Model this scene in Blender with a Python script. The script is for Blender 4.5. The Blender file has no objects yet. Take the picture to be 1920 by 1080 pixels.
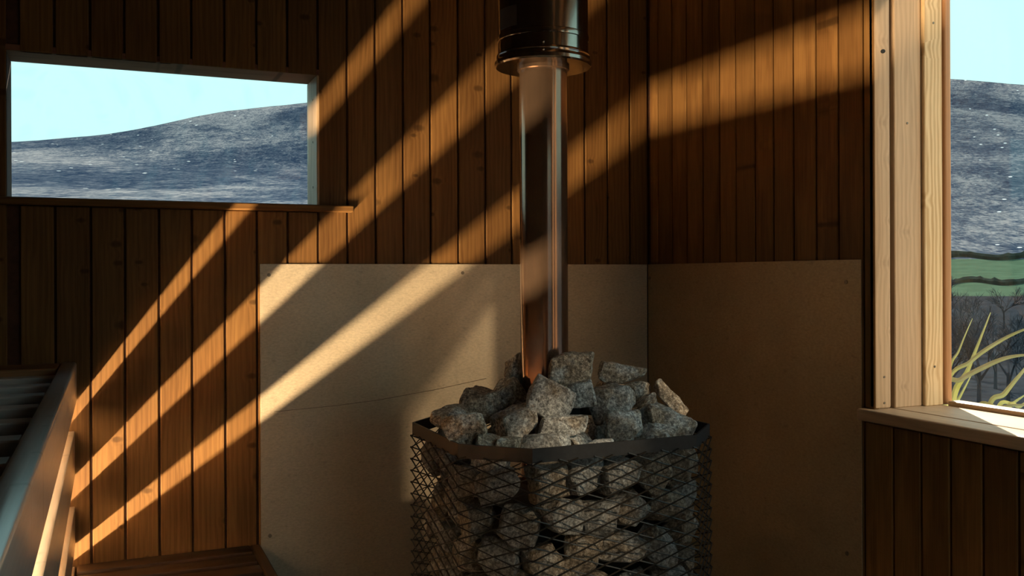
import bpy, bmesh, math, random
from mathutils import Matrix, Vector, noise

# ------------------------------------------------------------------ camera, sky, sun, exposure
sc = bpy.context.scene
C = sc.collection
sc.view_settings.view_transform = 'Standard'
sc.view_settings.look = 'None'
sc.view_settings.gamma = 1.0
sc.view_settings.use_curve_mapping = False
sc.view_settings.exposure = 0.0
sc.cycles.max_bounces = 4
sc.cycles.diffuse_bounces = 1
sc.cycles.glossy_bounces = 3
sc.cycles.adaptive_threshold = 0.04
sc.cycles.transparent_max_bounces = 8

F = 1750.0                              # focal length in pixels of a 1920 wide frame
CX, CY, CZ = -1.752, -2.837, 1.32       # the camera, room corner at the origin, floor at 0
YAW = -math.atan2(0.3973, 0.9177)
cam = bpy.data.cameras.new('camera')
cam.sensor_width = 36.0
cam.lens = F / 1920 * 36.0
cam.shift_y = -23 / 1920
cam.clip_start, cam.clip_end = 0.02, 4000
camo = bpy.data.objects.new('camera', cam)
camo.matrix_world = (Matrix.Translation((CX, CY, CZ)) @ Matrix.Rotation(YAW, 4, 'Z')
                     @ Matrix.Rotation(math.pi / 2, 4, 'X') @ Matrix.Rotation(-0.004, 4, 'Z'))
C.objects.link(camo)
sc.camera = camo

w = bpy.data.worlds.new('sky')
sc.world = w
w.use_nodes = True
wn, wl = w.node_tree.nodes, w.node_tree.links
bg = wn['Background']
tc = wn.new('ShaderNodeTexCoord')
sp = wn.new('ShaderNodeSeparateXYZ')
rp = wn.new('ShaderNodeValToRGB')
rp.color_ramp.elements[0].position = 0.25
rp.color_ramp.elements[0].color = (0.72, 1.20, 1.17, 1)
rp.color_ramp.elements[1].position = 0.9
rp.color_ramp.elements[1].color = (0.42, 0.85, 1.10, 1)
wl.new(tc.outputs['Generated'], sp.inputs[0])
wl.new(sp.outputs['Z'], rp.inputs[0])
wl.new(rp.outputs[0], bg.inputs['Color'])
bg.inputs['Strength'].default_value = 1.0

sun = bpy.data.lights.new('sun', 'SUN')
sun.energy = 12.0
sun.color = (1.0, 0.88, 0.68)
sun.angle = 0.0093
suno = bpy.data.objects.new('sun', sun)
suno.rotation_euler = Vector((-0.487, -0.731, -0.53)).to_track_quat('-Z', 'Y').to_euler()
C.objects.link(suno)
# second sun lamp added in place of sunlight thrown back by unseen glass (only the y direction is turned round)
glint = bpy.data.lights.new('added_sun_glint', 'SUN')
glint.energy = 1.9
glint.color = (1.0, 0.75, 0.46)
glint.angle = 0.03
glinto = bpy.data.objects.new('added_sun_glint', glint)
glinto.rotation_euler = Vector((-0.43, 0.764, -0.525)).to_track_quat('-Z', 'Y').to_euler()
C.objects.link(glinto)

# ------------------------------------------------------------------ helpers
def tag(o, label=None, cat=None, group=None, kind=None):
    if label: o['label'] = label
    if cat: o['category'] = cat
    if group: o['group'] = group
    if kind: o['kind'] = kind
    return o

def link(name, me, mat=None, parent=None, loc=(0, 0, 0), rot=None):
    o = bpy.data.objects.new(name, me)
    if mat is not None and me is not None and not me.materials:
        me.materials.append(mat)
    C.objects.link(o)
    o.location = loc
    if rot is not None: o.rotation_euler = rot
    if parent is not None: o.parent = parent
    return o

def empty(name, loc=(0, 0, 0)):
    o = bpy.data.objects.new(name, None)
    o.empty_display_size = 0.1
    o.location = loc
    C.objects.link(o)
    return o

def mesh_from(bm, name, smooth=None):
    me = bpy.data.meshes.new(name)
    bm.to_mesh(me)
    bm.free()
    if smooth is not None:
        me.polygons.foreach_set('use_smooth', [True] * len(me.polygons))
        me.set_sharp_from_angle(angle=math.radians(smooth))
    return me

_box = {}
def box_mesh(sx, sy, sz, bev=0.002, seg=1, mat=None):
    """box centred in x and y, standing on z=0, edges bevelled"""
    key = (round(sx, 4), round(sy, 4), round(sz, 4), bev, seg, mat.name if mat else '')
    if key in _box: return _box[key]
    bm = bmesh.new()
    bmesh.ops.create_cube(bm, size=1.0)
    for v in bm.verts:
        v.co = Vector((v.co.x * sx, v.co.y * sy, (v.co.z + 0.5) * sz))
    if bev > 0:
        bmesh.ops.bevel(bm, geom=bm.edges[:], offset=bev, segments=seg, profile=0.5, affect='EDGES')
    me = mesh_from(bm, 'board', 40 if seg > 1 else None)
    if mat: me.materials.append(mat)
    _box[key] = me
    return me

def board(name, lo, hi, mat, axis='Z', parent=None, bev=0.002, seg=1, off=(0, 0, 0)):
    """a board filling the box lo..hi, its grain along axis; off = the parent's place"""
    d = [hi[i] - lo[i] for i in range(3)]
    c = [(hi[i] + lo[i]) / 2 for i in range(3)]
    if axis == 'Z':
        me = box_mesh(d[0], d[1], d[2], bev, seg, mat); rot = (0, 0, 0); base = (c[0], c[1], lo[2])
    elif axis == 'Y':      # local z -> world y
        me = box_mesh(d[0], d[2], d[1], bev, seg, mat); rot = (-math.pi / 2, 0, 0); base = (c[0], lo[1], c[2])
    else:                  # local z -> world x
        me = box_mesh(d[2], d[1], d[0], bev, seg, mat); rot = (0, math.pi / 2, 0); base = (lo[0], c[1], c[2])
    base = [base[i] - off[i] for i in range(3)]
    return link(name, me, None, parent, base, rot)

def at(x, y, Y):
    """point of the room seen at photo pixel x, y, at distance Y from the camera along the room's y axis"""
    u = (x - 960) / F
    t = Y / (0.9177 - 0.3973 * u)
    yh = 517 - 0.004 * (x - 960)
    return Vector((CX + t * (0.9177 * u + 0.3973), CY + Y, CZ + t * (yh - y) / F))

def boxes(name, items, mat, parent=None):
    """several plain blocks of one piece of structure"""
    bm = bmesh.new()
    for lo, hi in items:
        r = bmesh.ops.create_cube(bm, size=1.0)
        for v in r['verts']:
            v.co = Vector([lo[i] + (v.co[i] + 0.5) * (hi[i] - lo[i]) for i in range(3)])
    return link(name, mesh_from(bm, name), mat, parent)

def prism(bm, a, b, r, n=4, tw=0.0, flat=1.0, r2=None):
    a, b = Vector(a), Vector(b)
    d = (b - a).normalized()
    s = d.orthogonal().normalized() if abs(d.z) > 0.99 else d.cross(Vector((0, 0, 1))).normalized()
    t = s.cross(d)
    rings = []
    for p, rr in ((a, r), (b, r if r2 is None else r2)):
        rings.append([bm.verts.new(p + rr * (math.cos(tw + 2 * math.pi * k / n) * s + flat * math.sin(tw + 2 * math.pi * k / n) * t)) for k in range(n)])
    for k in range(n):
        bm.faces.new((rings[0][k], rings[0][(k + 1) % n], rings[1][(k + 1) % n], rings[1][k]))
    bm.faces.new(rings[0][::-1]); bm.faces.new(rings[1])

def lathe(prof, n=64):
    bm = bmesh.new()
    rings = [[bm.verts.new((r * math.cos(2 * math.pi * k / n), r * math.sin(2 * math.pi * k / n), z)) for k in range(n)] for r, z in prof]
    for i in range(len(rings) - 1):
        for k in range(n):
            bm.faces.new((rings[i][k], rings[i][(k + 1) % n], rings[i + 1][(k + 1) % n], rings[i + 1][k]))
    bmesh.ops.recalc_face_normals(bm, faces=bm.faces[:])
    return mesh_from(bm, 'lathe', 35)

# ------------------------------------------------------------------ materials
def newmat(name):
    m = bpy.data.materials.new(name)
    m.use_nodes = True
    nt = m.node_tree
    return m, nt.nodes, nt.links, nt.nodes['Principled BSDF']

def nnode(N, kind, **kw):
    n = N.new(kind)
    for k, v in kw.items():
        if hasattr(n, k): setattr(n, k, v)
    return n

def mathn(N, L, op, a, b=None):
    n = N.new('ShaderNodeMath'); n.operation = op
    for i, v in enumerate((a, b)):
        if v is None: continue
        if isinstance(v, (int, float)): n.inputs[i].default_value = v
        else: L.new(v, n.inputs[i])
    return n.outputs[0]

def mixc(N, L, fac, a, b, mode='MIX'):
    n = N.new('ShaderNodeMix'); n.data_type = 'RGBA'; n.blend_type = mode
    if isinstance(fac, (int, float)): n.inputs[0].default_value = fac
    else: L.new(fac, n.inputs[0])
    for i, v in ((6, a), (7, b)):
        if isinstance(v, tuple): n.inputs[i].default_value = (*v, 1) if len(v) == 3 else v
        else: L.new(v, n.inputs[i])
    return n.outputs[2]

def ramp(N, L, fac, stops):
    n = N.new('ShaderNodeValToRGB')
    while len(n.color_ramp.elements) < len(stops): n.color_ramp.elements.new(0.5)
    for e, (p, c) in zip(n.color_ramp.elements, stops):
        e.position = p
        e.color = (*c, 1) if isinstance(c, tuple) else (c, c, c, 1)
    L.new(fac, n.inputs[0])
    return n.outputs[0]

def mapped(N, L, src, scale=(1, 1, 1), loc=None):
    mp = N.new('ShaderNodeMapping')
    mp.inputs['Scale'].default_value = scale
    L.new(src, mp.inputs['Vector'])
    if loc is not None: L.new(loc, mp.inputs['Location'])
    return mp.outputs[0]

def noisen(N, L, vec, scale, detail=4, rough=0.55, dist=0.0):
    n = N.new('ShaderNodeTexNoise')
    n.inputs['Scale'].default_value = scale; n.inputs['Detail'].default_value = detail
    n.inputs['Roughness'].default_value = rough; n.inputs['Distortion'].default_value = dist
    L.new(vec, n.inputs['Vector'])
    return n.outputs['Fac']

def wood(name, dark, light, rough=0.5, knots=0.6, spec=0.4, ring=0.55, vary=0.35, bump=0.25):
    m, N, L, P = newmat(name)
    t = N.new('ShaderNodeTexCoord'); oi = N.new('ShaderNodeObjectInfo')
    cb = N.new('ShaderNodeCombineXYZ')
    for i, k in enumerate((7.3, 3.1, 29.7)):
        L.new(mathn(N, L, 'MULTIPLY', oi.outputs['Random'], k), cb.inputs[i])
    base = mapped(N, L, t.outputs['Object'], (1, 1, 1), cb.outputs[0])
    # knots: sparse dark eyes with the grain bending round them
    sx = N.new('ShaderNodeSeparateXYZ'); L.new(base, sx.inputs[0])
    kv = N.new('ShaderNodeCombineXYZ'); L.new(sx.outputs[0], kv.inputs[0]); L.new(mathn(N, L, 'MULTIPLY', sx.outputs[2], 1.7), kv.inputs[1])
    vo = N.new('ShaderNodeTexVoronoi'); vo.feature = 'F1'; vo.voronoi_dimensions = '2D'
    vo.inputs['Scale'].default_value = 8.5; vo.inputs['Randomness'].default_value = 1.0
    L.new(kv.outputs[0], vo.inputs['Vector'])
    sc3 = N.new('ShaderNodeSeparateColor'); L.new(vo.outputs['Color'], sc3.inputs[0])
    # only some cells hold a knot, of differing size
    kd = mathn(N, L, 'ADD', vo.outputs['Distance'], mathn(N, L, 'MULTIPLY', mathn(N, L, 'GREATER_THAN', sc3.outputs[0], 0.24), 2.0))
    kd = mathn(N, L, 'MULTIPLY', kd, mathn(N, L, 'ADD', sc3.outputs[1], 0.65))
    near = ramp(N, L, kd, [(0.0, 1.0), (0.34, 0.0)])
    knot = ramp(N, L, kd, [(0.0, 1.0), (0.085, 0.9), (0.16, 0.0)])
    wob = noisen(N, L, mapped(N, L, base, (6, 6, 1.1)), 2.2, 3)
    # growth rings
    ph = mathn(N, L, 'ADD', mathn(N, L, 'MULTIPLY', sx.outputs[0], 420.0), mathn(N, L, 'MULTIPLY', wob, 24.0))
    ph = mathn(N, L, 'ADD', ph, mathn(N, L, 'MULTIPLY', near, 4.0))
    rings = mathn(N, L, 'ADD', mathn(N, L, 'MULTIPLY', mathn(N, L, 'SINE', ph), 0.5), 0.5)
    fine = noisen(N, L, mapped(N, L, base, (1, 1, 0.02)), 260, 3, 0.6)
    broad = wob
    f = mathn(N, L, 'ADD', mathn(N, L, 'MULTIPLY', rings, 0.20 * ring), mathn(N, L, 'MULTIPLY', fine, 0.45))
    f = mathn(N, L, 'ADD', f, mathn(N, L, 'MULTIPLY', broad, 0.55))
    col = ramp(N, L, f, [(0.28, dark), (0.85, light)])
    br = mathn(N, L, 'ADD', mathn(N, L, 'MULTIPLY', oi.outputs['Random'], vary), 1.0 - vary * 0.55)
    col = mixc(N, L, 1.0, col, br, 'MULTIPLY')
    kc = tuple(c * 0.22 for c in dark)
    col = mixc(N, L, mathn(N, L, 'MULTIPLY', knot, knots), col, kc)
    L.new(col, P.inputs['Base Color'])
    P.inputs['Roughness'].default_value = rough
    P.inputs['Specular IOR Level'].default_value = spec
    bp = N.new('ShaderNodeBump'); bp.inputs['Strength'].default_value = bump; bp.inputs['Distance'].default_value = 0.0015
    L.new(f, bp.inputs['Height']); L.new(bp.outputs[0], P.inputs['Normal'])
    return m

def plain(name, col, rough=0.5, metal=0.0, spec=0.5, var=0.0, vscale=40):
    m, N, L, P = newmat(name)
    P.inputs['Roughness'].default_value = rough
    P.inputs['Metallic'].default_value = metal
    P.inputs['Specular IOR Level'].default_value = spec
    if var:
        t = N.new('ShaderNodeTexCoord')
        f = noisen(N, L, t.outputs['Object'], vscale, 5, 0.6)
        L.new(ramp(N, L, f, [(0.3, tuple(c * (1 - var) for c in col)), (0.7, tuple(min(1, c * (1 + var)) for c in col))]), P.inputs['Base Color'])
    else:
        P.inputs['Base Color'].default_value = (*col, 1)
    return m

M_PANEL = wood('stained_pine_cladding', (0.095, 0.036, 0.009), (0.29, 0.146, 0.047), rough=0.55, spec=0.2)
M_DARKPANEL = wood('dark_room_cladding', (0.055, 0.024, 0.009), (0.13, 0.065, 0.026), rough=0.6, spec=0.2)
M_TRIM = wood('pine_window_trim', (0.44, 0.28, 0.17), (0.70, 0.49, 0.32), rough=0.5, knots=0.12, spec=0.3, vary=0.14, ring=0.9)
M_TRIM3 = wood('bright_grained_pine', (0.58, 0.34, 0.15), (0.92, 0.67, 0.40), rough=0.5, knots=0.05, spec=0.3, vary=0.06, ring=2.0)
M_STILE = wood('orange_casement_wood', (0.44, 0.20, 0.09), (0.66, 0.36, 0.18), rough=0.5, knots=0.2, spec=0.3, vary=0.1)
M_BENCH = wood('aspen_bench_wood', (0.46, 0.37, 0.30), (0.72, 0.61, 0.52), rough=0.28, knots=0.3, spec=0.8, vary=0.15)
for _m, _c in ((M_BENCH, .5),):
    _p = _m.node_tree.nodes['Principled BSDF']; _p.inputs['Coat Weight'].default_value = _c; _p.inputs['Coat Roughness'].default_value = .22
M_RAIL = wood('weathered_grey_rail_wood', (0.50, 0.47, 0.45), (0.76, 0.73, 0.71), rough=0.3, knots=0.3, spec=0.8, vary=0.1)
M_RAIL.node_tree.nodes['Principled BSDF'].inputs['Coat Weight'].default_value = .8
M_RAIL.node_tree.nodes['Principled BSDF'].inputs['Coat Roughness'].default_value = .2
M_SLAT = wood('grey_bench_slat_wood', (0.55, 0.50, 0.48), (0.78, 0.73, 0.70), rough=0.33, knots=0.2, spec=0.8, vary=0.15)
M_DARKWOOD = wood('brown_bench_wood', (0.20, 0.085, 0.035), (0.40, 0.20, 0.09), rough=0.5, knots=0.4, spec=0.35)
M_HEAD = wood('weathered_head_wood', (0.15, 0.060, 0.035), (0.28, 0.125, 0.08), rough=0.7, spec=0.15)
M_BACK = plain('dark_cladding_backing', (0.07, 0.025, 0.01), 0.8, var=0.3)
M_ENDWALL = wood('brown_end_wall_wood', (0.08, 0.042, 0.018), (0.17, 0.095, 0.045), rough=0.55, spec=0.25)
M_LOWER = wood('dark_lower_bench_wood', (0.035, 0.016, 0.007), (0.085, 0.042, 0.019), rough=0.5, spec=0.3)
M_FLOORW = wood('floor_wood', (0.30, 0.21, 0.13), (0.52, 0.40, 0.27), rough=0.6)

def sheet_material(name, tone):
    m, N, L, P = newmat(name)
    t = N.new('ShaderNodeTexCoord')
    big = noisen(N, L, t.outputs['Object'], 3.0, 4, 0.6)
    fin = noisen(N, L, mapped(N, L, t.outputs['Object'], (1, 1, 2.2)), 90, 5, 0.7)
    blot = noisen(N, L, mapped(N, L, t.outputs['Object'], (1, 1, 2.0)), 26, 5, 0.65)
    col = ramp(N, L, big, [(0.3, (0.62, 0.49, 0.34)), (0.7, (0.80, 0.65, 0.48))])
    col = mixc(N, L, ramp(N, L, fin, [(0.36, 0.0), (0.62, 0.85)]), mixc(N, L, 0.45, col, (0.36, 0.28, 0.20)), col)
    col = mixc(N, L, ramp(N, L, blot, [(0.28, 0.55), (0.42, 0.0)]), col, (0.34, 0.26, 0.18))
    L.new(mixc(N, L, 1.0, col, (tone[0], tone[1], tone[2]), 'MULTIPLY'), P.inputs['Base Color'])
    P.inputs['Metallic'].default_value = 0.45
    L.new(mathn(N, L, 'ADD', mathn(N, L, 'MULTIPLY', blot, 0.25), 0.32), P.inputs['Roughness'])
    return m
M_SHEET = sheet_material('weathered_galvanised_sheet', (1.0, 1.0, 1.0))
M_SHEET_SHADED = sheet_material('shade_toned_galvanised_sheet', (0.72, 0.66, 0.55))  # same sheet, with the right wall's shade put into a darker tone

def steel(name, col, rough, tint=None, metal=1.0):
    m, N, L, P = newmat(name)
    t = N.new('ShaderNodeTexCoord')
    f = noisen(N, L, mapped(N, L, t.outputs['Object'], (1, 1, 0.15)), 60, 4, 0.6)
    sm = noisen(N, L, t.outputs['Object'], 25, 4, 0.6)
    P.inputs['Metallic'].default_value = metal
    L.new(mathn(N, L, 'ADD', mathn(N, L, 'MULTIPLY', sm, 0.14), rough - 0.05), P.inputs['Roughness'])
    c = ramp(N, L, f, [(0.3, tuple(x * 0.82 for x in col)), (0.7, col)])
    if tint:                           # heat colours low on the flue
        sx = N.new('ShaderNodeSeparateXYZ'); L.new(t.outputs['Object'], sx.inputs[0])
        c = mixc(N, L, ramp(N, L, mathn(N, L, 'ADD', sx.outputs[2], mathn(N, L, 'MULTIPLY', sm, 0.08)), [(0.22, 1.0), (0.42, 0.0)]), c, tint)
    L.new(c, P.inputs['Base Color'])
    return m
M_FLUE = steel('flue_steel', (0.27, 0.170, 0.115), 0.13, (0.36, 0.22, 0.17), 0.80)
M_STEEL = steel('polished_steel', (0.36, 0.31, 0.26), 0.13)
M_IRON = plain('black_painted_iron', (0.020, 0.021, 0.025), 0.5, 0.0, 0.35, 0.25, 60)
M_MESH = plain('sooty_black_wire', (0.022, 0.018, 0.015), 0.5, 0.0, 0.35)
M_FIREBOX = plain('sooty_firebox_iron', (0.02, 0.018, 0.017), 0.7, 0.0, 0.3)
M_SCREW = plain('screw_steel', (0.25, 0.2, 0.15), 0.4, 0.9)

def stone_material(name, tone):
    m, N, L, P = newmat(name)
    t = N.new('ShaderNodeTexCoord'); oi = N.new('ShaderNodeObjectInfo')
    cb = N.new('ShaderNodeCombineXYZ')
    for i, k in enumerate((11.3, 23.1, 31.7)): L.new(mathn(N, L, 'MULTIPLY', oi.outputs['Random'], k), cb.inputs[i])
    v = mapped(N, L, t.outputs['Object'], (1, 1, 1), cb.outputs[0])
    g = noisen(N, L, v, 130, 6, 0.75)
    b = noisen(N, L, v, 16, 4, 0.6)
    vo = N.new('ShaderNodeTexVoronoi'); vo.inputs['Scale'].default_value = 170; L.new(v, vo.inputs['Vector'])
    col = ramp(N, L, g, [(0.36, (0.08, 0.08, 0.08)), (0.50, (0.38, 0.38, 0.38)), (0.62, (0.85, 0.85, 0.84))])
    brown = ramp(N, L, g, [(0.36, (0.06, 0.043, 0.03)), (0.51, (0.27, 0.21, 0.155)), (0.64, (0.64, 0.56, 0.46))])
    col = mixc(N, L, ramp(N, L, mathn(N, L, 'ADD', b, mathn(N, L, 'MULTIPLY', oi.outputs['Random'], 0.30)), [(0.55, 0.0), (0.72, 1.0)]), col, brown)
    col = mixc(N, L, ramp(N, L, vo.outputs['Distance'], [(0.08, 0.65), (0.22, 0.0)]), col, (0.78, 0.76, 0.73))
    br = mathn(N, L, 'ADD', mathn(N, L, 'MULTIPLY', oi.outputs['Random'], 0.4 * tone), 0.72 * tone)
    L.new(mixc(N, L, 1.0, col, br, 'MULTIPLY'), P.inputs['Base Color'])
    P.inputs['Roughness'].default_value = 0.62
    P.inputs['Specular IOR Level'].default_value = 0.45
    bp = N.new('ShaderNodeBump'); bp.inputs['Strength'].default_value = 0.9; bp.inputs['Distance'].default_value = 0.004
    L.new(mathn(N, L, 'ADD', g, mathn(N, L, 'MULTIPLY', noisen(N, L, v, 45, 5, 0.65), 1.4)), bp.inputs['Height'])
    L.new(bp.outputs[0], P.inputs['Normal'])
    return m
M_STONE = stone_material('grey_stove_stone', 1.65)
M_STONE_SHADED = stone_material('shade_toned_stove_stone', 0.62)  # same stones, with the shade behind the mesh put into the colour

def glass_material(name, smear):
    m, N, L, P = newmat(name)
    out = N['Material Output']
    tr = N.new('ShaderNodeBsdfTransparent'); tr.inputs[0].default_value = (0.97, 0.985, 0.985, 1)
    gl = N.new('ShaderNodeBsdfGlossy'); gl.inputs['Roughness'].default_value = 0.03
    df = N.new('ShaderNodeBsdfTranslucent'); df.inputs[0].default_value = (0.55, 0.75, 0.85, 1)
    fr = N.new('ShaderNodeLayerWeight'); fr.inputs['Blend'].default_value = 0.5
    fac = mathn(N, L, 'ADD', mathn(N, L, 'MULTIPLY', mathn(N, L, 'POWER', fr.outputs['Facing'], 5.0), 0.6), 0.03)
    a = N.new('ShaderNodeMixShader'); L.new(fac, a.inputs[0]); L.new(tr.outputs[0], a.inputs[1]); L.new(gl.outputs[0], a.inputs[2])
    t = N.new('ShaderNodeTexCoord')
    n1 = noisen(N, L, t.outputs['Object'], 7, 3, 0.5, 1.5)
    wv = N.new('ShaderNodeTexWave'); wv.wave_type = 'RINGS'; wv.rings_direction = 'Y'
    wv.inputs['Scale'].default_value = 4.5; wv.inputs['Distortion'].default_value = 3.0; wv.inputs['Detail'].default_value = 3
    L.new(t.outputs['Object'], wv.inputs['Vector'])
    f = mathn(N, L, 'MULTIPLY', ramp(N, L, n1, [(0.42, 0.0), (0.75, 1.0)]), ramp(N, L, wv.outputs['Fac'], [(0.3, 0.15), (0.9, 1.0)]))
    f = mathn(N, L, 'MULTIPLY', f, smear)
    b = N.new('ShaderNodeMixShader'); L.new(f, b.inputs[0]); L.new(a.outputs[0], b.inputs[1]); L.new(df.outputs[0], b.inputs[2])
    L.new(b.outputs[0], out.inputs['Surface'])
    return m
M_GLASS1 = glass_material('smeared_window_glass', 0.07)
M_GLASS2 = glass_material('clear_window_glass', 0.004)

# ------------------------------------------------------------------ the room
ROOM_Y, ROOM_X, CEIL = -3.7, -2.62, 2.42
GAP = 0.006
T = 0.016
# left wall (plane y = 0) with window_1
WX0, WX1, WZ0, WZ1 = -2.001, -1.168, 1.536, 1.932
wall_l = boxes('wall_left', [((ROOM_X - .2, T * .55, -.1), (WX0 - .02, .15, CEIL + .1)), ((WX1 + .02, T * .55, -.1), (.28, .15, CEIL + .1)),
                             ((WX0 - .02, T * .55, -.1), (WX1 + .02, .15, WZ0 - .02)), ((WX0 - .02, T * .55, WZ1 + .02), (WX1 + .02, .15, CEIL + .1))], M_BACK)
tag(wall_l, 'dark stained pine board wall behind the stove, with the small window', kind='structure')
grooves = [-2.604, -2.516, -2.427, -2.339, -2.251, -2.162, -2.060, -1.9715, -1.8849, -1.7959, -1.7085, -1.6188, -1.5295, -1.4378, -1.3466, -1.2562, -1.165, -1.0747,
           -0.9855, -0.8959, -0.8058, -0.7116, -0.617, -0.5238, -0.431, -0.3395, -0.25, -0.161, -0.0715, 0.018]
for a, b in zip(grooves[:-1], grooves[1:]):
    x0, x1 = a + GAP / 2, min(b - GAP / 2, -0.001)
    if x1 < WX0 + .03 or x0 > WX1 - .03:
        # clear of the window
        spans = [(0.0, CEIL)]
        if a < WX0 < b: x1 = min(x1, WX0)
        if a < WX1 < b: x0 = max(x0, WX1)
    else:
        x1 = min(x1, WX1) if x1 - WX1 < .03 else x1
        spans = [(0.0, WZ0 - .021), (WZ1, CEIL)]
    for z0, z1 in spans:
        board('plank', (x0, 0.0, z0), (x1, T, z1), M_PANEL, 'Z', wall_l, bev=0.0022)

# right wall (plane x = 0) with window_2
VY0, VY1, VZ0, VZ1 = -1.063, -2.04, 0.983, 2.30
WALLX = 0.235
UY0, UY1, UZ0 = -2.25, -3.12, 0.45           # second opening added for fill light, nearer than the frame's edge
wall_r = boxes('wall_right', [((T * .55, VY0 + .02, -.1), (WALLX, .15, CEIL + .1)), ((T * .55, UY0 + .02, -.1), (WALLX, VY1 - .02, CEIL + .1)),
                              ((T * .55, VY1 - .02, -.1), (WALLX, VY0 + .02, VZ0 - .04)), ((T * .55, VY1 - .02, VZ1 + .02), (WALLX, VY0 + .02, CEIL + .1)),
                              ((T * .55, UY1 - .02, -.1), (WALLX, UY0 + .02, UZ0 - .04)), ((T * .55, UY1 - .02, VZ1 + .02), (WALLX, UY0 + .02, CEIL + .1)),
                              ((T * .55, ROOM_Y - .2, -.1), (WALLX, UY1 - .02, CEIL + .1))], M_BACK)
tag(wall_r, 'dark stained pine board wall with the tall picture window', kind='structure')
gr = [0.02, -0.0675, -0.155, -0.242, -0.3322, -0.4218, -0.504, -0.5957, -0.6788, -0.7637, -0.8543, -0.9381, -1.0255, -1.1199, -1.2045, -1.2878, -1.3737, -1.461]
while gr[-1] > ROOM_Y: gr.append(gr[-1] - 0.087)
for a, b in zip(gr[:-1], gr[1:]):
    y1, y0 = min(a - GAP / 2, -T - .001), b + GAP / 2
    if y0 < UY0 - .001 and y1 > UY1 + .001:
        spans = [(0.0, UZ0 - .035), (VZ1, CEIL)]
    elif y0 > VY0 or y1 < VY1:
        spans = [(0.0, CEIL)]
    elif y1 > VY0:
        spans = [(0.0, VZ0 - .035)]
        o = board('plank', (0, VY0 + .001, VZ0), (T, y1, CEIL), M_PANEL, 'Z', wall_r, bev=0.0022)
    else:
        spans = [(0.0, VZ0 - .035), (VZ1, CEIL)]
    for z0, z1 in spans:
        board('plank', (0, y0, z0), (T, y1, z1), M_PANEL, 'Z', wall_r, bev=0.0022)

DX0, DX1, DZ1 = -1.15, -.12, 2.10             # unseen glazed door added behind the camera for fill light
o = boxes('wall_back', [((ROOM_X - .2, ROOM_Y - .12, -.1), (DX0, ROOM_Y, CEIL + .1)), ((DX1, ROOM_Y - .12, -.1), (.25, ROOM_Y, CEIL + .1)),
                        ((DX0, ROOM_Y - .12, DZ1), (DX1, ROOM_Y, CEIL + .1)), ((DX0, ROOM_Y - .12, -.1), (DX1, ROOM_Y, 0))], M_DARKPANEL); tag(o, kind='structure')
o = boxes('wall_end', [((ROOM_X - .12, ROOM_Y, -.1), (ROOM_X, .02, CEIL + .1))], M_ENDWALL); tag(o, kind='structure')
o = boxes('ceiling', [((ROOM_X - .2, ROOM_Y - .2, CEIL), (.3, .2, CEIL + .12))], M_DARKPANEL); tag(o, kind='structure')
o = boxes('sun_blocking_beam', [((-2.75, 1.10, 2.15), (.30, 1.18, 2.62)), ((-2.70, .15, 2.50), (-2.60, 1.10, 2.62)), ((.10, .15, 2.50), (.20, 1.10, 2.62))], M_DARKPANEL); tag(o, 'added timber beam outside that keeps the sun out of the small window', kind='structure')  # unseen beam, added to block direct sun through the small window
o = boxes('floor', [((ROOM_X - .2, ROOM_Y - .2, -.12), (.3, .2, 0))], M_FLOORW); tag(o, kind='structure')

door = empty('door_1_added', (DX0, ROOM_Y, 0)); tag(door, kind='structure')
def d1(name, lo, hi, mat, axis, **k): return board(name, lo, hi, mat, axis, door, off=(DX0, ROOM_Y, 0), **k)
for xx in (DX0, DX1 - .07): d1('stile', (xx, ROOM_Y - .08, .0), (xx + .07, ROOM_Y - .03, DZ1), M_DARKWOOD, 'Z', bev=.004)
for zz, hh in ((.0, .14), (DZ1 - .07, .07)): d1('rail', (DX0 + .07, ROOM_Y - .08, zz), (DX1 - .07, ROOM_Y - .03, zz + hh), M_DARKWOOD, 'X', bev=.004)
d1('glass_pane', (DX0 + .07, ROOM_Y - .058, .14), (DX1 - .07, ROOM_Y - .054, DZ1 - .07), M_GLASS2, 'Z', bev=0)
# window_1, the small one in the left wall
W1D = 0.135
win1 = empty('window_1', (WX0, 0, WZ0)); tag(win1, kind='structure')
def w1(name, lo, hi, mat, axis, **k): return board(name, lo, hi, mat, axis, win1, off=(WX0, 0, WZ0), **k)
w1('head_board', (WX0 - .018, 0.001, WZ1), (WX1 + .018, .15, WZ1 + .018), M_HEAD, 'X')
w1('jamb_board', (WX1, 0.001, WZ0), (WX1 + .018, .15, WZ1), M_TRIM, 'Z')
w1('jamb_board', (WX0 - .018, 0.001, WZ0), (WX0, .15, WZ1), M_BACK, 'Z')
w1('sill_board', (WX0 - .14, -0.034, WZ0 - .02), (-1.062, 0.15, WZ0), M_PANEL, 'X', bev=.003)
w1('glazing_bead', (WX0, W1D - .014, WZ0), (WX1, W1D - .004, WZ0 + .008), M_TRIM, 'X')
w1('glass_pane', (WX0, W1D, WZ0), (WX1, W1D + .004, WZ1), M_GLASS1, 'X', bev=0)
for zz in (WZ0 + .06, WZ0 + .2, WZ0 + .33):
    bm = bmesh.new(); prism(bm, (0, 0, 0), (-.0015, 0, 0), .0035, 10)
    link('screw', mesh_from(bm, 'screw'), M_SCREW, win1, (WX1 - WX0, .06, zz - WZ0))

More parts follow.
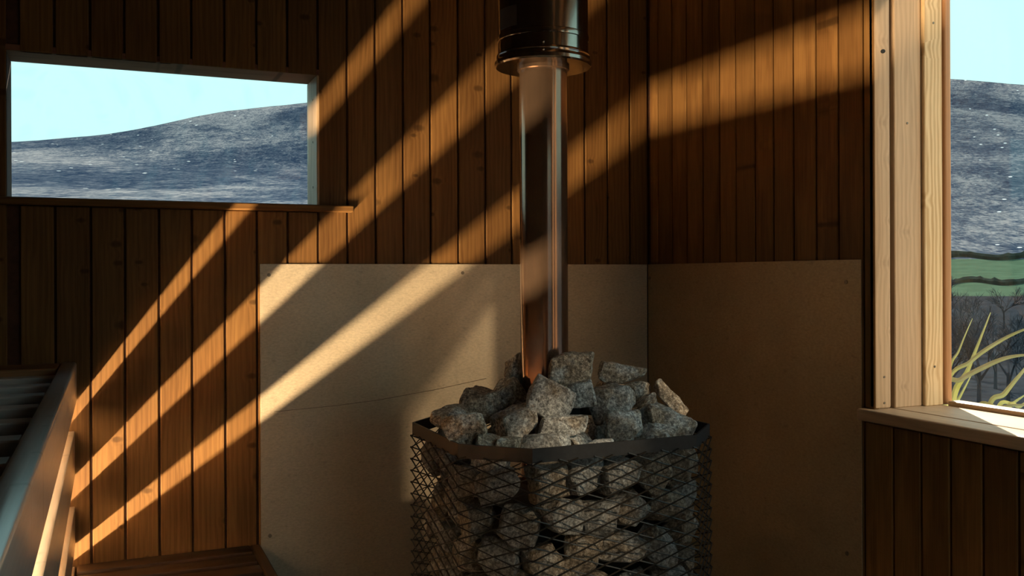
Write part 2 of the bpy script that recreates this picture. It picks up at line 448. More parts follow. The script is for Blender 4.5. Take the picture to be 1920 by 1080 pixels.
# window_2, the tall picture window in the right wall
win2 = empty('window_2', (0, VY0, VZ0)); tag(win2, kind='structure')
def w2(name, lo, hi, mat, axis, **k): return board(name, lo, hi, mat, axis, win2, off=(0, VY0, VZ0), **k)
H2 = VZ1
w2('jamb_board', (0.0, VY0, VZ0), (.0545, VY0 + .02, H2), M_TRIM, 'Z', bev=.006, seg=3)
w2('jamb_board', (.0670, VY0, VZ0), (.158, VY0 + .02, H2), M_TRIM, 'Z', bev=.002)
w2('jamb_board', (.1585, VY0 - .010, VZ0), (.221, VY0 + .02, H2), M_TRIM3, 'Z', bev=.002)
w2('casement_stile', (.2215, VY0 - .016, VZ0), (.248, VY0 + .02, H2), M_STILE, 'Z', bev=.008, seg=3)
w2('jamb_board', (0.0, VY1 - .02, VZ0), (.221, VY1, H2), M_TRIM, 'Z')
w2('casement_stile', (.2215, VY1 - .02, VZ0), (.262, VY1 + .022, H2), M_TRIM, 'Z', bev=.008, seg=3)
w2('head_board', (0.0, VY1, VZ1), (.221, VY0, VZ1 + .02), M_TRIM, 'Y')
w2('casement_rail', (.2215, VY1 + .022, VZ1 - .03), (.262, VY0 - .022, VZ1), M_TRIM, 'Y', bev=.006, seg=2)
w2('sill_board', (-.024, VY1 - .04, VZ0 - .03), (.062, VY0 + .041, VZ0), M_TRIM, 'Y', bev=.007, seg=3)
w2('sill_board', (.0635, VY1 - .02, VZ0 - .03), (.2205, VY0 + .02, VZ0), M_TRIM, 'Y', bev=.002)
w2('casement_rail', (.2215, VY1 + .022, VZ0 - .02), (.262, VY0 - .022, VZ0 + .012), M_TRIM, 'Y', bev=.004, seg=2)
w2('outer_sill_board', (.264, VY1 - .05, VZ0 - .06), (.36, VY0 + .05, VZ0 - .03), M_TRIM, 'Y', bev=.004)
w2('glass_pane', (.240, VY1 + .02, VZ0 + .01), (.244, VY0 - .02, VZ1 - .028), M_GLASS2, 'Y', bev=0)
for px, pz in ((.03, .08), (.03, .015), (.19, .10), (.19, .98), (.11, .72)):
    bm = bmesh.new(); prism(bm, (0, 0, 0), (0, -.0012, 0), .003, 10)
    link('nail_head', mesh_from(bm, 'nail'), M_SCREW, win2, (px, 0 if px < .15 else -.010, pz))
win3 = empty('window_3_added', (0, UY0, UZ0)); tag(win3, kind='structure')  # unseen side window, added to let in more sky light
def w3(name, lo, hi, mat, axis, **k): return board(name, lo, hi, mat, axis, win3, off=(0, UY0, UZ0), **k)
for yy in (UY0, UY1 - .02): w3('jamb_board', (-.01, yy, UZ0), (.221, yy + .02, H2), M_TRIM, 'Z')
for yy in (UY0 - .03, UY1): w3('casement_stile', (.2215, yy, UZ0), (.248, yy + .03, H2), M_TRIM, 'Z', bev=.005)
w3('head_board', (-.01, UY1, VZ1), (.221, UY0, VZ1 + .02), M_TRIM, 'Y')
w3('sill_board', (-.02, UY1 - .02, UZ0 - .03), (.221, UY0 + .02, UZ0), M_TRIM, 'Y')
w3('glass_pane', (.240, UY1 + .03, UZ0), (.244, UY0 - .03, VZ1), M_GLASS2, 'Y', bev=0)
# a dark knot hole in the first jamb board
bm = bmesh.new(); bmesh.ops.create_uvsphere(bm, u_segments=12, v_segments=6, radius=1)
for v in bm.verts: v.co = Vector((v.co.x * .008 + .002 * v.co.z, v.co.y * .0012, v.co.z * .0055))
link('knot', mesh_from(bm, 'knot', 40), M_FIREBOX, win2, (.030, -.0003, .895))

# ------------------------------------------------------------------ the heat shields
SHZ = 1.358
hs = board('heat_shield', (-1.339, -.0045, .02), (-.006, -.0015, SHZ), M_SHEET, 'Z', None, bev=.0006)
tag(hs, 'wide weathered metal heat shield on the wall behind the stove, crossed by light bands', 'heat shield', 'metal heat shields round the stove')
hs2 = board('heat_shield', (-.0045, -1.021, .02), (-.0015, -.006, SHZ), M_SHEET_SHADED, 'Z', None, bev=.0006)
tag(hs2, 'narrower dark metal heat shield on the wall beside the tall window', 'heat shield', 'metal heat shields round the stove')
bm = bmesh.new()
pts = [(-1.30, .918), (-1.12, .925), (-.98, .935), (-.80, .957), (-.62, .985)]
for (x0, z0), (x1, z1) in zip(pts[:-1], pts[1:]):
    prism(bm, (x0 + .6725, -.00305, z0 - .02), (x1 + .6725, -.00305, z1 - .02), .0005, 4)
link('scratch', mesh_from(bm, 'scratch'), M_BACK, hs, (0, 0, 0))
def screw(parent, loc, axis):
    bm = bmesh.new(); prism(bm, (0, 0, 0), axis, .0055, 12)
    o = link('screw', mesh_from(bm, 'screw'), M_SCREW, parent)
    o.location = Vector(loc) - parent.location
    tag(o, 'small round screw head')
for x, z in ((-1.313, 1.325), (-1.313, .55), (-.70, .60), (-.70, 1.33)): screw(hs, (x, -.0045, z), (0, -.002, 0))
for y, z in ((-.02, 1.31), (-.97, 1.30), (-.97, .6), (-.02, .6)): screw(hs2, (-.0045, y, z), (-.002, 0, 0))

# ------------------------------------------------------------------ the upper bench
BX = -1.832
ub = empty('upper_bench', (BX, -1.7, 0))
tag(ub, 'pale wooden upper bench with slatted seat and thick front rail', 'bench')
def bb(root, name, lo, hi, mat, axis, **k): return board(name, lo, hi, mat, axis, root, off=tuple(root.location), **k)
YE = -3.55
bb(ub, 'front_rail', (BX - .038, YE, .977), (BX, -.004, 1.088), M_RAIL, 'Y', bev=.006, seg=3)
bb(ub, 'riser_board', (BX - .033, YE, .774), (BX - .005, -.004, .898), M_BENCH, 'Y', bev=.003, seg=2)
bb(ub, 'riser_board', (BX - .033, YE, .584), (BX - .005, -.004, .691), M_BENCH, 'Y', bev=.003, seg=2)
bb(ub, 'riser_board', (BX - .033, YE, .40), (BX - .005, -.004, .526), M_BENCH, 'Y', bev=.003, seg=2)
bb(ub, 'kick_board', (BX - .033, YE, .005), (BX - .005, -.004, .398), M_BENCH, 'Y')
bb(ub, 'back_board', (ROOM_X + .01, -.165, 1.058), (BX - .042, -.004, 1.086), M_DARKWOOD, 'X', bev=.003)
y = -.17
for k in range(18):
    bb(ub, 'seat_slat', (ROOM_X + .01, y - .058, 1.042), (BX - .044, y, 1.070), M_SLAT, 'X', bev=.003)
    y -= .198
bb(ub, 'under_deck', (ROOM_X + .01, YE, 1.02), (BX - .04, -.004, 1.041), M_BENCH, 'X', bev=0)
bb(ub, 'leg', (BX - .08, -3.50, 0), (BX - .034, -3.45, 1.02), M_BENCH, 'Z')

# the warm strip lamp lying under the upper bench
LX, LZ = -2.542, 0.05
lamp = empty('strip_lamp', (LX, -1.4, 0))
tag(lamp, 'slim warm strip lamp lying on the floor under the upper bench', 'lamp')
m, N, L, P = newmat('warm_lamp_diffuser')
P.inputs['Base Color'].default_value = (0.9, 0.8, 0.6, 1)
P.inputs['Emission Color'].default_value = (1.0, 0.76, 0.44, 1)
P.inputs['Emission Strength'].default_value = 1300.0
M_LAMP = m
M_ALU = plain('lamp_channel_metal', (0.05, 0.05, 0.05), 0.5, 0.0)
board('diffuser', (LX - .010, -2.75, LZ - .010), (LX + .010, -.06, LZ + .010), M_LAMP, 'Y', lamp, bev=.002, off=(LX, -1.4, 0))
for yy in (-2.78, -.06):
    board('end_cap', (LX - .014, yy, .0), (LX + .014, yy + .03, LZ + .014), M_ALU, 'Y', lamp, bev=.002, off=(LX, -1.4, 0))
board('base_rail', (LX - .011, -2.75, .0), (LX + .011, -.06, LZ - .011), M_ALU, 'Y', lamp, bev=0, off=(LX, -1.4, 0))

# ------------------------------------------------------------------ the lower bench
lb = empty('lower_bench', (-1.6, -1.7, 0))
tag(lb, 'brown wooden lower bench with slats at the foot of the board wall', 'bench')
LBZ = .53
y = -.006
for k in range(34):
    bb(lb, 'seat_slat', (BX, y - .068, LBZ - .028), (-1.372, y, LBZ), M_LOWER, 'X', bev=.004, seg=2)
    y -= .100
bb(lb, 'end_rail', (-1.371, YE, LBZ - .09), (-1.341, -.006, LBZ), M_LOWER, 'Y', bev=.004)
bb(lb, 'riser_board', (-1.368, YE, .05), (-1.345, -.006, LBZ - .095), M_LOWER, 'Y', bev=.003)

# ------------------------------------------------------------------ the stove
H = 0.36
SX0, SX1 = CX + 1.908 * H, CX + 3.708 * H
SY0, SY1 = CY + 4.895 * H, CY + 6.47 * H
CH = 0.335 * H
RZ = CZ - H
def octagon(inset):
    k = inset * 0.4142
    x0, x1, y0, y1, c = SX0 + inset, SX1 - inset, SY0 + inset, SY1 - inset, CH - inset * .586
    return [(x0, y1 - c), (x0, y0 + c), (x0 + c, y0), (x1 - c, y0), (x1, y0 + c), (x1, y1 - c), (x1 - c, y1), (x0 + c, y1)]
SC = Vector(((SX0 + SX1) / 2, (SY0 + SY1) / 2, 0))
stove = empty('sauna_stove', SC)
tag(stove, 'black sauna stove with an eight-sided mesh basket full of stones', 'stove')
def ring_mesh(i0, i1, z0, z1):
    bm = bmesh.new()
    A = [[bm.verts.new((x - SC.x, y - SC.y, z)) for x, y in octagon(i)] for i in (i0, i1) for z in (z0, z1)]
    for k in range(8):
        j = (k + 1) % 8
        for a, b in ((0, 1), (1, 3), (3, 2), (2, 0)):
            bm.faces.new((A[a][k], A[a][j], A[b][j], A[b][k]))
    bmesh.ops.recalc_face_normals(bm, faces=bm.faces[:])
    return mesh_from(bm, 'ring')
link('rim_bar', ring_mesh(0.0, 0.005, RZ - .030, RZ), M_IRON, stove)
link('base_bar', ring_mesh(0.0, 0.005, .06, .12), M_IRON, stove)
bm = bmesh.new()
IN = octagon(.125)
lo = [bm.verts.new((x - SC.x, y - SC.y, .05)) for x, y in IN]; hi = [bm.verts.new((x - SC.x, y - SC.y, .80)) for x, y in IN]
for k in range(8): bm.faces.new((lo[k], lo[(k + 1) % 8], hi[(k + 1) % 8], hi[k]))
bm.faces.new(hi); bm.faces.new(lo[::-1])
bmesh.ops.recalc_face_normals(bm, faces=bm.faces[:])
link('firebox', mesh_from(bm, 'firebox'), M_FIREBOX, stove)
bm = bmesh.new()
OUT = octagon(0.004)
lo = [bm.verts.new((x - SC.x, y - SC.y, .03)) for x, y in OUT]; hi = [bm.verts.new((x - SC.x, y - SC.y, .06)) for x, y in OUT]
for k in range(8): bm.faces.new((lo[k], lo[(k + 1) % 8], hi[(k + 1) % 8], hi[k]))
bm.faces.new(hi); bm.faces.new(lo[::-1]); bmesh.ops.recalc_face_normals(bm, faces=bm.faces[:])
link('base_plate', mesh_from(bm, 'plate'), M_IRON, stove)
for sx in (-1, 1):
    for sy in (-1, 1):
        link('foot', box_mesh(.05, .05, .03, .003, 1, M_IRON), None, stove, (sx * .2, sy * .15, 0))
# expanded-metal panels, one for each side
KS, PIT = 0.34, 0.0285
OC = octagon(-0.003)
ZT, ZB = RZ - .026, .10
for k in range(8):
    a = Vector((*OC[k], 0)) - SC; b = Vector((*OC[(k + 1) % 8], 0)) - SC
    wd = (b - a).length; e = (b - a) / wd; nrm = Vector((e.y, -e.x, 0)); hh = ZT - ZB
    bm = bmesh.new()
    for fam in (1, -1):
        v0 = -wd * KS if fam > 0 else 0.0
        v0 = math.floor(v0 / PIT) * PIT
        while v0 < hh + (wd * KS if fam < 0 else 0):
            u0, u1 = 0.0, wd
            # v = v0 + fam*KS*u clipped to 0..hh
            for lim in (0.0, hh):
                pass
            def u_at(v): return (v - v0) / (fam * KS)
            ua, ub_ = sorted((u_at(0.0), u_at(hh)))
            u0, u1 = max(0.0, ua), min(wd, ub_)
            if u1 - u0 > .004:
                p = a + e * u0 + Vector((0, 0, ZB + v0 + fam * KS * u0)) + nrm * (.0010 * fam)
                q = a + e * u1 + Vector((0, 0, ZB + v0 + fam * KS * u1)) + nrm * (.0010 * fam)
                prism(bm, p, q, .0019, 4, tw=.5 if fam > 0 else -.2, flat=0.85)
            v0 += PIT
    bmesh.ops.recalc_face_normals(bm, faces=bm.faces[:])
    link('mesh_panel', mesh_from(bm, 'mesh_panel'), M_MESH, stove)

# ------------------------------------------------------------------ the flue
FX, FY = CX + 1.012, CY + 2.134
flue = empty('flue_pipe', (FX, FY, .80))
tag(flue, 'brown-tinged steel flue pipe rising from the stones into a wider insulated pipe', 'flue pipe')
link('pipe', lathe([(0, .0), (.0605, .0), (.0605, 1.10), (0, 1.10)]), M_FLUE, flue)
CZ0 = 1.845 - .80
link('flange_ring', lathe([(.063, CZ0), (.119, CZ0), (.1225, CZ0 + .004), (.1225, CZ0 + .012), (.1185, CZ0 + .016), (.1170, CZ0 + .022), (.1185, CZ0 + .026), (.1170, CZ0 + .030), (.114, CZ0 + .032), (.063, CZ0 + .032), (.063, CZ0)]), M_STEEL, flue)
link('insulated_pipe', lathe([(.0635, CZ0 + .03), (.1135, CZ0 + .03), (.1135, CEIL - .80 + .05), (0, CEIL - .80 + .05)]), M_STEEL, flue)
link('locking_band', lathe([(.1130, CZ0 + .062), (.1155, CZ0 + .064), (.1160, CZ0 + .070), (.1155, CZ0 + .076), (.1130, CZ0 + .078)]), M_STEEL, flue)
link('pipe_collar', lathe([(.0600, CZ0 - .010), (.0660, CZ0 - .008), (.0660, CZ0), (.0600, CZ0)]), M_FLUE, flue)
d = Vector((CX - FX, CY - FY, 0)).normalized()
for zz in (CZ0 + .038, CZ0 + .019):
    bm = bmesh.new(); bmesh.ops.create_uvsphere(bm, u_segments=12, v_segments=8, radius=.0042)
    link('rivet', mesh_from(bm, 'rivet', 60), M_STEEL, flue, (d.x * .1165, d.y * .1165, zz))
# the rating plate riveted on the insulated pipe
bm = bmesh.new(); a0 = math.atan2(d.y, d.x)
cols = []
for k in range(9):
    a = a0 - math.radians(68) + math.radians(34) * k / 8
    cols.append([bm.verts.new((r * math.cos(a), r * math.sin(a), z)) for r in (.1137, .1146) for z in (CZ0 + .085, CZ0 + .135)])
for p, q in zip(cols[:-1], cols[1:]):
    for i, j in ((0, 1), (1, 3), (3, 2), (2, 0)): bm.faces.new((p[i], p[j], q[j], q[i]))
bm.faces.new((cols[0][0], cols[0][1], cols[0][3], cols[0][2])); bm.faces.new((cols[-1][0], cols[-1][2], cols[-1][3], cols[-1][1]))
bmesh.ops.recalc_face_normals(bm, faces=bm.faces[:])
link('rating_plate', mesh_from(bm, 'plate', 40), plain('dull_plate_metal', (.12, .1, .085), .45, .8), flue)

# ------------------------------------------------------------------ the stones
def stone_mesh(seed, sx, sy, sz, cuts=12, rough=.0045):
    """a broken block: a rounded box split along a few random planes"""
    rnd = random.Random(seed)
    bm = bmesh.new()
    bmesh.ops.create_cube(bm, size=2.0)
    for v in bm.verts:
        v.co = Vector((v.co.x * rnd.uniform(.7, 1.1), v.co.y * rnd.uniform(.7, 1.1), v.co.z * rnd.uniform(.7, 1.1)))
    for _ in range(cuts):
        n = Vector((rnd.gauss(0, 1), rnd.gauss(0, 1), rnd.gauss(0, 1))).normalized()
        ext = max(n.dot(v.co) for v in bm.verts)
        r = bmesh.ops.bisect_plane(bm, geom=bm.verts[:] + bm.edges[:] + bm.faces[:], plane_co=n * ext * rnd.uniform(.58, .86), plane_no=n, clear_outer=True)
        ed = [g for g in r['geom_cut'] if isinstance(g, bmesh.types.BMEdge)]
        bmesh.ops.contextual_create(bm, geom=ed)
    lo = [min(v.co[i] for v in bm.verts) for i in range(3)]; hi = [max(v.co[i] for v in bm.verts) for i in range(3)]
    for v in bm.verts:
        v.co = Vector([((v.co[i] - lo[i]) / (hi[i] - lo[i]) * 2 - 1) * (sx, sy, sz)[i] for i in range(3)])
    bmesh.ops.remove_doubles(bm, verts=bm.verts[:], dist=.003)
    bmesh.ops.bevel(bm, geom=bm.edges[:], offset=.0028, segments=1, affect='EDGES')
    bmesh.ops.triangulate(bm, faces=bm.faces[:])
    for _ in range(3):
        long = [e for e in bm.edges if e.calc_length() > .013]
        if long: bmesh.ops.subdivide_edges(bm, edges=long, cuts=1)
        bmesh.ops.triangulate(bm, faces=bm.faces[:])
    bm.normal_update()
    o = Vector((seed * 3.7, seed * 1.3, 0))
    for v in bm.verts:
        n = noise.noise(v.co * 30 + o) * rough + noise.noise(v.co * 85 + o) * rough * .55
        v.co += v.normal * n
    bmesh.ops.recalc_face_normals(bm, faces=bm.faces[:])
    return mesh_from(bm, 'stone', 24)

# px, py, distance, half sizes (along x, depth, up), tilt about the view axis, seed, label
TOP = [
 (870, 803, 1.955, .050, .040, .036, .10, 3, 'rounded stone with a blue-lit right face at the left front of the rim'),
 (838, 783, 2.10, .042, .040, .030, -.10, 4, 'dark stone at the far left edge of the pile'),
 (905, 766, 2.12, .046, .040, .034, .25, 5, 'dark stone in the left slope of the pile, above the blue-lit one'),
 (948, 742, 2.15, .052, .045, .038, .35, 6, 'dark stone high in the left slope, below the pointed stone'),
 (968, 694, 2.19, .036, .034, .038, .5, 7, 'pointed dark stone leaning at the left of the flue pipe'),
 (964, 793, 2.00, .056, .045, .040, .15, 8, 'wide dark stone with a pale right corner in the front left of the pile'),
 (1031, 750, 2.00, .055, .045, .045, -.45, 9, 'large stone with a bright right face in the middle of the pile'),
 (1070, 690, 2.03, .056, .045, .038, .05, 10, 'large stone at the top of the pile, right against the flue pipe'),
 (1082, 734, 2.045, .042, .036, .036, .1, 11, 'brownish stone below the topmost one, right of the flue'),
 (1165, 700, 2.10, .062, .046, .024, -.18, 12, 'long flat slab lying at the top right of the pile'),
 (1147, 756, 2.02, .060, .045, .042, .15, 13, 'large pale stone with a straight lower edge, right of the middle'),
 (1193, 733, 2.11, .036, .032, .026, -.1, 14, 'small grey stone under the right end of the flat slab'),
 (1206, 765, 2.07, .040, .034, .032, .3, 15, 'small brown stone between the big pale stone and the right-hand slab'),
 (1166, 797, 1.91, .047, .034, .036, .08, 16, 'rounded brownish stone at the front of the rim, right of the middle'),
 (1250, 790, 1.94, .066, .034, .034, -.50, 17, 'broad pale slab sloping down to the right corner of the rim'),
 (1254, 748, 2.06, .056, .030, .018, -.85, 18, 'thin slab on edge leaning down at the right end of the pile'),
 (1052, 803, 1.93, .062, .034, .028, .10, 19, 'long brown block with a shaded front in the front of the pile'),
 (1022, 829, 1.865, .056, .030, .021, .12, 20, 'pale smooth-faced stone lying lowest at the front rim'),
 (1122, 838, 1.85, .038, .026, .016, .05, 21, 'low pale stone peeping over the front rim, under the brownish one'),
 (1232, 826, 1.86, .030, .026, .018, .05, 22, 'small stone peeping over the rim below the sloping slab'),
 (953, 834, 1.88, .032, .028, .018, .05, 23, 'small bluish stone at the front rim beside the pale smooth one'),
 (912, 832, 1.90, .028, .028, .018, -.2, 24, 'small dark stone wedged at the rim right of the blue-lit one'),
]
GT = 'stones heaped on top of the stove'
for px, py, Y, a, b, c, tilt, seed, lab in TOP:
    p = at(px, py, Y)
    o = link('stove_stone', stone_mesh(seed, a * 1.02, b, c * 1.05), M_STONE, None, p)
    o.rotation_euler = (0, -tilt, YAW)
    tag(o, lab, 'stone', GT)
# stones of the heap that only show as dark gaps between the others
rnd = random.Random(5)
k = 100
for yy, zz, xs in ((2.20, RZ + .03, (.86, 1.13, 1.24)), (2.08, RZ - .035, (.76, .87, .98, 1.09, 1.20)), (1.94, RZ - .04, (.78, .89, 1.0, 1.11, 1.22)), (2.2, RZ - .055, (.8, .91, 1.13, 1.24))):
    for xx in xs:
        if abs(xx - 1.012) < .125 and abs(yy - 2.134) < .12: continue
        o = link('stove_stone', stone_mesh(k, .048, .046, .040), M_STONE, None, (CX + xx + rnd.uniform(-.01, .01), CY + yy, zz + rnd.uniform(-.008, .008)))
        o.rotation_euler = (0, rnd.uniform(-.4, .4), rnd.uniform(0, 6))
        tag(o, 'shaded stone deep between the others in the heap on the stove', 'stone', 'shaded stones inside the heap')
        k += 1
# stones behind the mesh, in rings round the firebox
names = {0: 'left', 1: 'front left corner', 2: 'front', 3: 'front right corner', 4: 'right'}
MID = octagon(.060)
cnt = 0
for lay in range(5):
    z = RZ - .085 - lay * .082
    for side in (0, 1, 2, 3, 4):
        a = Vector((*MID[side], 0)); b = Vector((*MID[side + 1], 0))
        n = max(1, round((b - a).length / .098))
        for j in range(n):
            f = (j + .5 + (.25 if lay % 2 else -.1)) / n
            p = a.lerp(b, min(max(f, .02), .98))
            p.x += rnd.uniform(-.006, .006); p.y += rnd.uniform(-.006, .006); p.z = z + rnd.uniform(-.014, .014)
            s = rnd.uniform(.85, 1.15)
            o = link('basket_stone', stone_mesh(200 + cnt, .049 * s, .040, .041 / s), M_STONE_SHADED, None, p)
            ang = math.atan2((b - a).y, (b - a).x)
            o.rotation_euler = (0, rnd.uniform(-.5, .5), ang + rnd.uniform(-.3, .3))
            row = ('topmost', 'second', 'third', 'fourth', 'fifth')[lay]
            nth = ('' if n == 1 else ', %s from the %s' % (('first', 'second', 'third', 'fourth', 'fifth', 'sixth', 'seventh')[j], ('back', 'left', 'left', 'left', 'front')[side]))
            tag(o, 'grey stone behind the mesh, %s row, %s%s' % (row, names[side], nth), 'stone', '%s row stones behind the mesh, %s side' % (row, names[side]))
            cnt += 1

# ------------------------------------------------------------------ outdoors: hills, fields, wood
def interp(xs, ys, x):
    if x <= xs[0]: return ys[0]
    for i in range(1, len(xs)):
        if x <= xs[i]:
            f = (x - xs[i - 1]) / (xs[i] - xs[i - 1])
            return ys[i - 1] + f * (ys[i] - ys[i - 1])
    return ys[-1]
RPH = [-180, -60, 0, 25, 34, 37.8, 41.5, 50, 62, 72, 78.7, 82, 83.5, 84.9, 86.6, 88.4, 91.2, 94.8, 105, 125, 180]
RIDGE = [.05, .04, .09, .14, .168, .179, .1926, .207, .208, .199, .1853, .1765, .172, .1655, .156, .1455, .138, .1287, .11, .08, .05]
RR = [3.5, 10, 20, 40, 70, 120, 170, 235, 290, 320, 450, 620]
ER = [-.50, -.24, -.20, -.155, -.118, -.068, -.03, -.004, .012, .025, .105, 1]
EL = [-.45, -.17, -.06, 0.0, .03, .052, .066, .08, .09, .095, .113, 1]
def elev(ph, r):
    rg = sum(interp(RPH, RIDGE, ph + d) for d in (-2.4, -1.2, 0, 1.2, 2.4)) / 5
    wgt = min(1, max(0, (ph - 52) / 20)); wgt = wgt * wgt * (3 - 2 * wgt)
    er = interp(RR[:-1] + [620], ER[:-1] + [rg], r); el = interp(RR[:-1] + [620], [min(v, rg * .9) for v in EL[:-1]] + [rg], r)
    e = er * (1 - wgt) + el * wgt
    if r > 620: e = rg * (1 - (r - 620) / 700)
    return e
def ground(ph, r):
    e = elev(ph, r)
    x = CX + r * math.cos(math.radians(ph)); yy = CY + r * math.sin(math.radians(ph))
    z = CZ + e * r
    if r > 8: z += r * .0022 * noise.fractal(Vector((x * .012, yy * .012, 3.1)), 1.0, 2.1, 5)
    return Vector((x, yy, z)), e

def moor_material(name, a, b, c, zs=1.0):
    m, N, L, P = newmat(name)
    g = N.new('ShaderNodeNewGeometry')
    rot = N.new('ShaderNodeMapping'); rot.inputs['Rotation'].default_value = (0, 0, math.radians(-65)); L.new(g.outputs['Position'], rot.inputs['Vector'])
    pos = rot.outputs[0]
    v = mapped(N, L, pos, (.30, 1, 2.6))
    patch = ramp(N, L, noisen(N, L, v, .013, 5, .62, .6), [(.40, 0.0), (.60, 1.0)])
    tuft = ramp(N, L, noisen(N, L, mapped(N, L, pos, (.10, 1, 3.2)), .16, 7, .72, 1.2), [(.34, 0.0), (.66, 1.0)])
    fin = noisen(N, L, mapped(N, L, pos, (.12, 1, 2.6)), .9, 3, .7)
    f = mathn(N, L, 'ADD', mathn(N, L, 'MULTIPLY', patch, .32), mathn(N, L, 'MULTIPLY', tuft, .40))
    f = mathn(N, L, 'ADD', f, mathn(N, L, 'MULTIPLY', ramp(N, L, fin, [(.36, 0.0), (.64, 1.0)]), .28))
    col = ramp(N, L, f, [(.22, a), (.48, b), (.80, c)])
    vo = N.new('ShaderNodeTexVoronoi'); vo.inputs['Scale'].default_value = .09; L.new(g.outputs['Position'], vo.inputs['Vector'])
    col = mixc(N, L, ramp(N, L, vo.outputs['Distance'], [(.055, 1.0), (.075, 0.0)]), col, (.75, .78, .8))
    L.new(col, P.inputs['Base Color'])
    P.inputs['Roughness'].default_value = 1.0; P.inputs['Specular IOR Level'].default_value = 0.0
    return m
M_MOOR = moor_material('heather_moor', (.014, .026, .052), (.058, .074, .105), (.23, .225, .24))  # heather and grass colours with bluish distance haze put into them
M_FIELD = plain('green_pasture', (.050, .085, .058), .95, 0, 0.0, .2, .2)
M_SCRUB = plain('dark_scrub_ground', (.022, .026, .034), .95, 0, 0.0, .4, .4)
phs = [-180, -150, -120, -90, -70, -50, -30, -10] + [5 + .5 * i for i in range(0, 221)] + [125, 140, 160, 180]
rs = [3.5 * (1100 / 3.5) ** (i / 109) for i in range(110)]
verts, faces, mats = [], [], []
es = []
for ph in phs:
    for r in rs:
        p, e = ground(ph, r); verts.append(p); es.append((ph, r, e))
nr = len(rs)
for i in range(len(phs) - 1):
    for j in range(nr - 1):
        q = (i * nr + j, i * nr + j + 1, (i + 1) * nr + j + 1, (i + 1) * nr + j)
        ph, r, e = es[q[0]]
        faces.append(q[::-1])
        if r < 9: mats.append(1)
        elif 0 < ph < 58 and 188 < r < 292: mats.append(1)
        elif 0 < ph < 58 and 25 < r <= 188: mats.append(2)
        else: mats.append(0)
me = bpy.data.meshes.new('hillside'); me.from_pydata(verts, [], faces)
me.polygons.foreach_set('material_index', mats); me.polygons.foreach_set('use_smooth', [True] * len(faces))
for mm in (M_MOOR, M_FIELD, M_SCRUB): me.materials.append(mm)
hill = link('hillside_ground', me)
tag(hill, 'heather and grass hillside with green fields beyond the windows', kind='structure')

# hedge line between the fields
M_TWIG = plain('winter_twigs', (.050, .054, .066), .9, 0, 0.0)
M_HEDGE = plain('dark_hedge_leaves', (.025, .035, .03), .9, 0, 0.0, .4, .6)
def hedge(ph0, ph1, r, h, label):
    bm = bmesh.new(); n = 150; rows = []
    for i in range(n + 1):
        ph = ph0 + (ph1 - ph0) * i / n
        p, _ = ground(ph, r + 4 * math.sin(i * .35))
        rad = Vector((math.cos(math.radians(ph)), math.sin(math.radians(ph)), 0))
        hh = h * (.65 + .6 * abs(noise.noise(Vector((i * .45, r, 0)))))
        rows.append([bm.verts.new(p + rad * dx + Vector((0, 0, z * hh))) for dx, z in ((-1.5, -.3), (-1.6, .5), (-.7, .95), (.6, 1.0), (1.5, .5), (1.5, -.3))])
    for a, b in zip(rows[:-1], rows[1:]):
        for q in range(5): bm.faces.new((a[q], a[q + 1], b[q + 1], b[q]))
    bm.faces.new(rows[0]); bm.faces.new(rows[-1][::-1])
    bmesh.ops.recalc_face_normals(bm, faces=bm.faces[:])
    o = link('hedgerow', mesh_from(bm, 'hedge'), M_HEDGE)
    tag(o, label, 'hedge')
hedge(24, 50.0, 222, 1.5, 'dark hedgerow between the two green fields in the valley')
hedge(22, 52.0, 296, 2.2, 'dark band of bushes along the top of the green field')

# bare winter trees of the valley wood
def tree_mesh(seed, h):
    rnd = random.Random(seed); bm = bmesh.new()
    def grow(p, d, ln, r, depth):
        q = p + d * ln
        prism(bm, p, q, r, 3, r2=r * .62)
        if depth == 0: return
        for _ in range(4 if depth > 1 else 5):
            nd = (d + Vector((rnd.gauss(0, .42), rnd.gauss(0, .42), rnd.gauss(.10, .25)))).normalized()
            grow(p.lerp(q, rnd.uniform(.45, 1.0)), nd, ln * rnd.uniform(.55, .8), r * .55, depth - 1)
    grow(Vector((0, 0, -.3)), Vector((0, 0, 1)), h * .36, h * .02, 4)
    return mesh_from(bm, 'tree')
TM = [tree_mesh(s, 8.0) for s in (1, 2, 3)]
for tm in TM: tm.materials.append(M_TWIG)
spots = [(37.0, 52), (38.6, 60), (40.0, 55), (41.4, 64), (42.8, 56), (36.2, 78), (37.6, 84), (39.2, 78), (40.5, 88), (41.8, 82), (38.3, 104), (39.8, 112), (41.0, 106), (42.4, 118), (36.8, 116), (35.2, 62), (44.2, 70), (43.6, 96), (41.7, 172), (42.3, 180), (41.4, 186), (37.5, 134), (38.8, 140), (40.3, 138), (41.5, 146),
         (33.2, 58), (31.0, 66), (28.6, 60), (26.0, 74), (33.8, 84), (30.2, 92), (27.6, 100), (34.0, 110), (31.6, 124), (45.6, 58), (47.4, 72), (46.0, 92), (45.2, 120), (48.6, 104)]
for i, (ph, r) in enumerate(spots):
    p, _ = ground(ph, r)
    o = link('bare_tree', TM[i % 3], None, None, p, (0, 0, i * 1.7))
    s = .8 + .25 * ((i * 7) % 5) / 4
    o.scale = (s, s, s * .9)
    tag(o, 'bare grey winter tree in the valley wood below the green field', 'tree', 'bare trees of the valley wood')

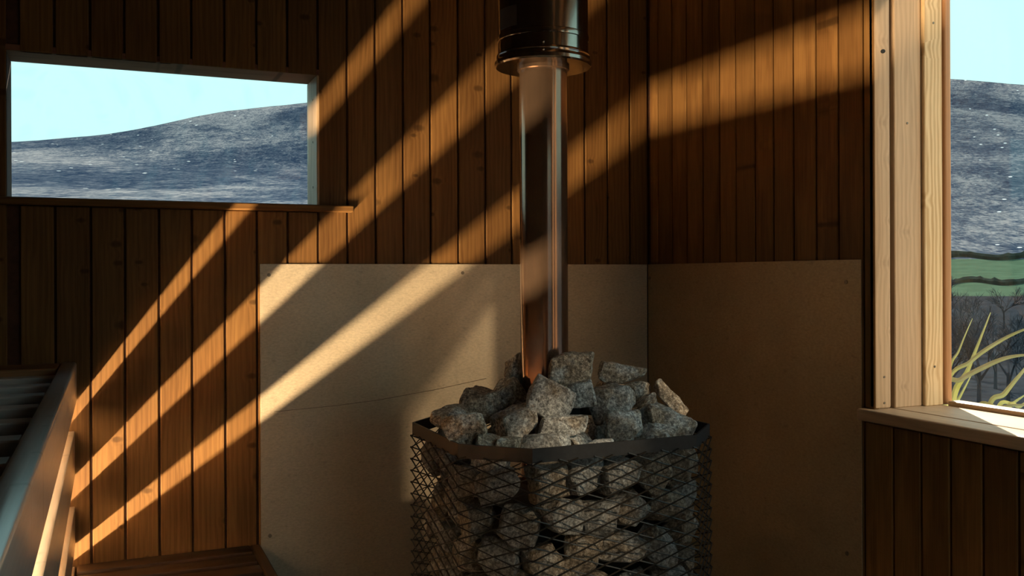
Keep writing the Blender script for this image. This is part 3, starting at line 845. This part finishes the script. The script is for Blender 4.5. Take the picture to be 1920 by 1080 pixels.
# the flax plant outside the tall window
M_LEAF = None
m, N, L, P = newmat('yellow_green_flax_leaf')
t = N.new('ShaderNodeTexCoord')
f = noisen(N, L, t.outputs['Object'], 9, 3)
L.new(ramp(N, L, f, [(.3, (.62, .60, .20)), (.7, (.88, .84, .44))]), P.inputs['Base Color'])
P.inputs['Roughness'].default_value = .45
P.inputs['Transmission Weight'].default_value = 0.0
M_LEAF = m
def atx(x, y, X):
    u = (x - 960) / F
    tt = X / (0.3973 + 0.9177 * u)
    return Vector((CX + X, CY + tt * (.9177 - .3973 * u), CZ + tt * (517 - .004 * (x - 960) - y) / F))
plant = empty('flax_plant', (.70, -1.15, -.45))
tag(plant, 'clump of long yellow-green strap leaves growing outside the tall window', 'plant')
def leaf(pts, wd, X, tipw=.12):
    wd *= .62
    P3 = [atx(x, y, X + .02 * i) for i, (x, y) in enumerate(pts)]
    P3 = [P3[0] + Vector((.06, .02, -1.3)), P3[0] + Vector((.02, .02, -.45))] + P3
    # smooth the path
    path = []
    for i in range(len(P3) - 1):
        p0 = P3[max(0, i - 1)]; p1 = P3[i]; p2 = P3[i + 1]; p3 = P3[min(len(P3) - 1, i + 2)]
        for k in range(8):
            s = k / 8
            path.append(.5 * ((2 * p1) + (p2 - p0) * s + (2 * p0 - 5 * p1 + 4 * p2 - p3) * s * s + (3 * p1 - p0 - 3 * p2 + p3) * s ** 3))
    path.append(P3[-1])
    bm = bmesh.new(); rows = []
    n = len(path)
    for i, p in enumerate(path):
        d = (path[min(n - 1, i + 1)] - path[max(0, i - 1)]).normalized()
        side = d.cross(Vector((1, .2, .1))).normalized(); up = side.cross(d)
        ww = wd * (.7 + .3 * min(1, i / 8)) * min(1, (n - 1 - i) / (n * .45) + tipw)
        rows.append([bm.verts.new(p + side * ww * a + up * (abs(a) * ww * .35 + b)) for a, b in ((-1, 0), (0, .0008), (1, 0), (0, -.0012))])
    for a, b in zip(rows[:-1], rows[1:]):
        for q in range(4): bm.faces.new((a[q], a[(q + 1) % 4], b[(q + 1) % 4], b[q]))
    bm.faces.new(rows[0][::-1]); bm.faces.new(rows[-1])
    bmesh.ops.recalc_face_normals(bm, faces=bm.faces[:])
    o = link('leaf', mesh_from(bm, 'leaf', 50), M_LEAF, plant)
    o.location = -plant.location
leaf([(1776, 720), (1798, 655), (1823, 597)], .008, 2.40)
leaf([(1783, 768), (1815, 690), (1857, 586)], .016, 2.44)
leaf([(1772, 735), (1820, 677), (1873, 640), (1925, 616), (1960, 610)], .010, 2.38)
leaf([(1766, 742), (1800, 712), (1840, 690), (1883, 672), (1925, 666), (1965, 672)], .012, 2.34)
leaf([(1770, 790), (1796, 748), (1822, 700)], .012, 2.50)
leaf([(1850, 782), (1883, 737), (1922, 690), (1955, 650)], .012, 2.42)
leaf([(1826, 782), (1873, 764), (1925, 760), (1970, 770)], .008, 2.36)
leaf([(1866, 785), (1900, 755), (1930, 735)], .010, 2.46)
leaf([(1886, 786), (1912, 762), (1940, 745)], .011, 2.40)
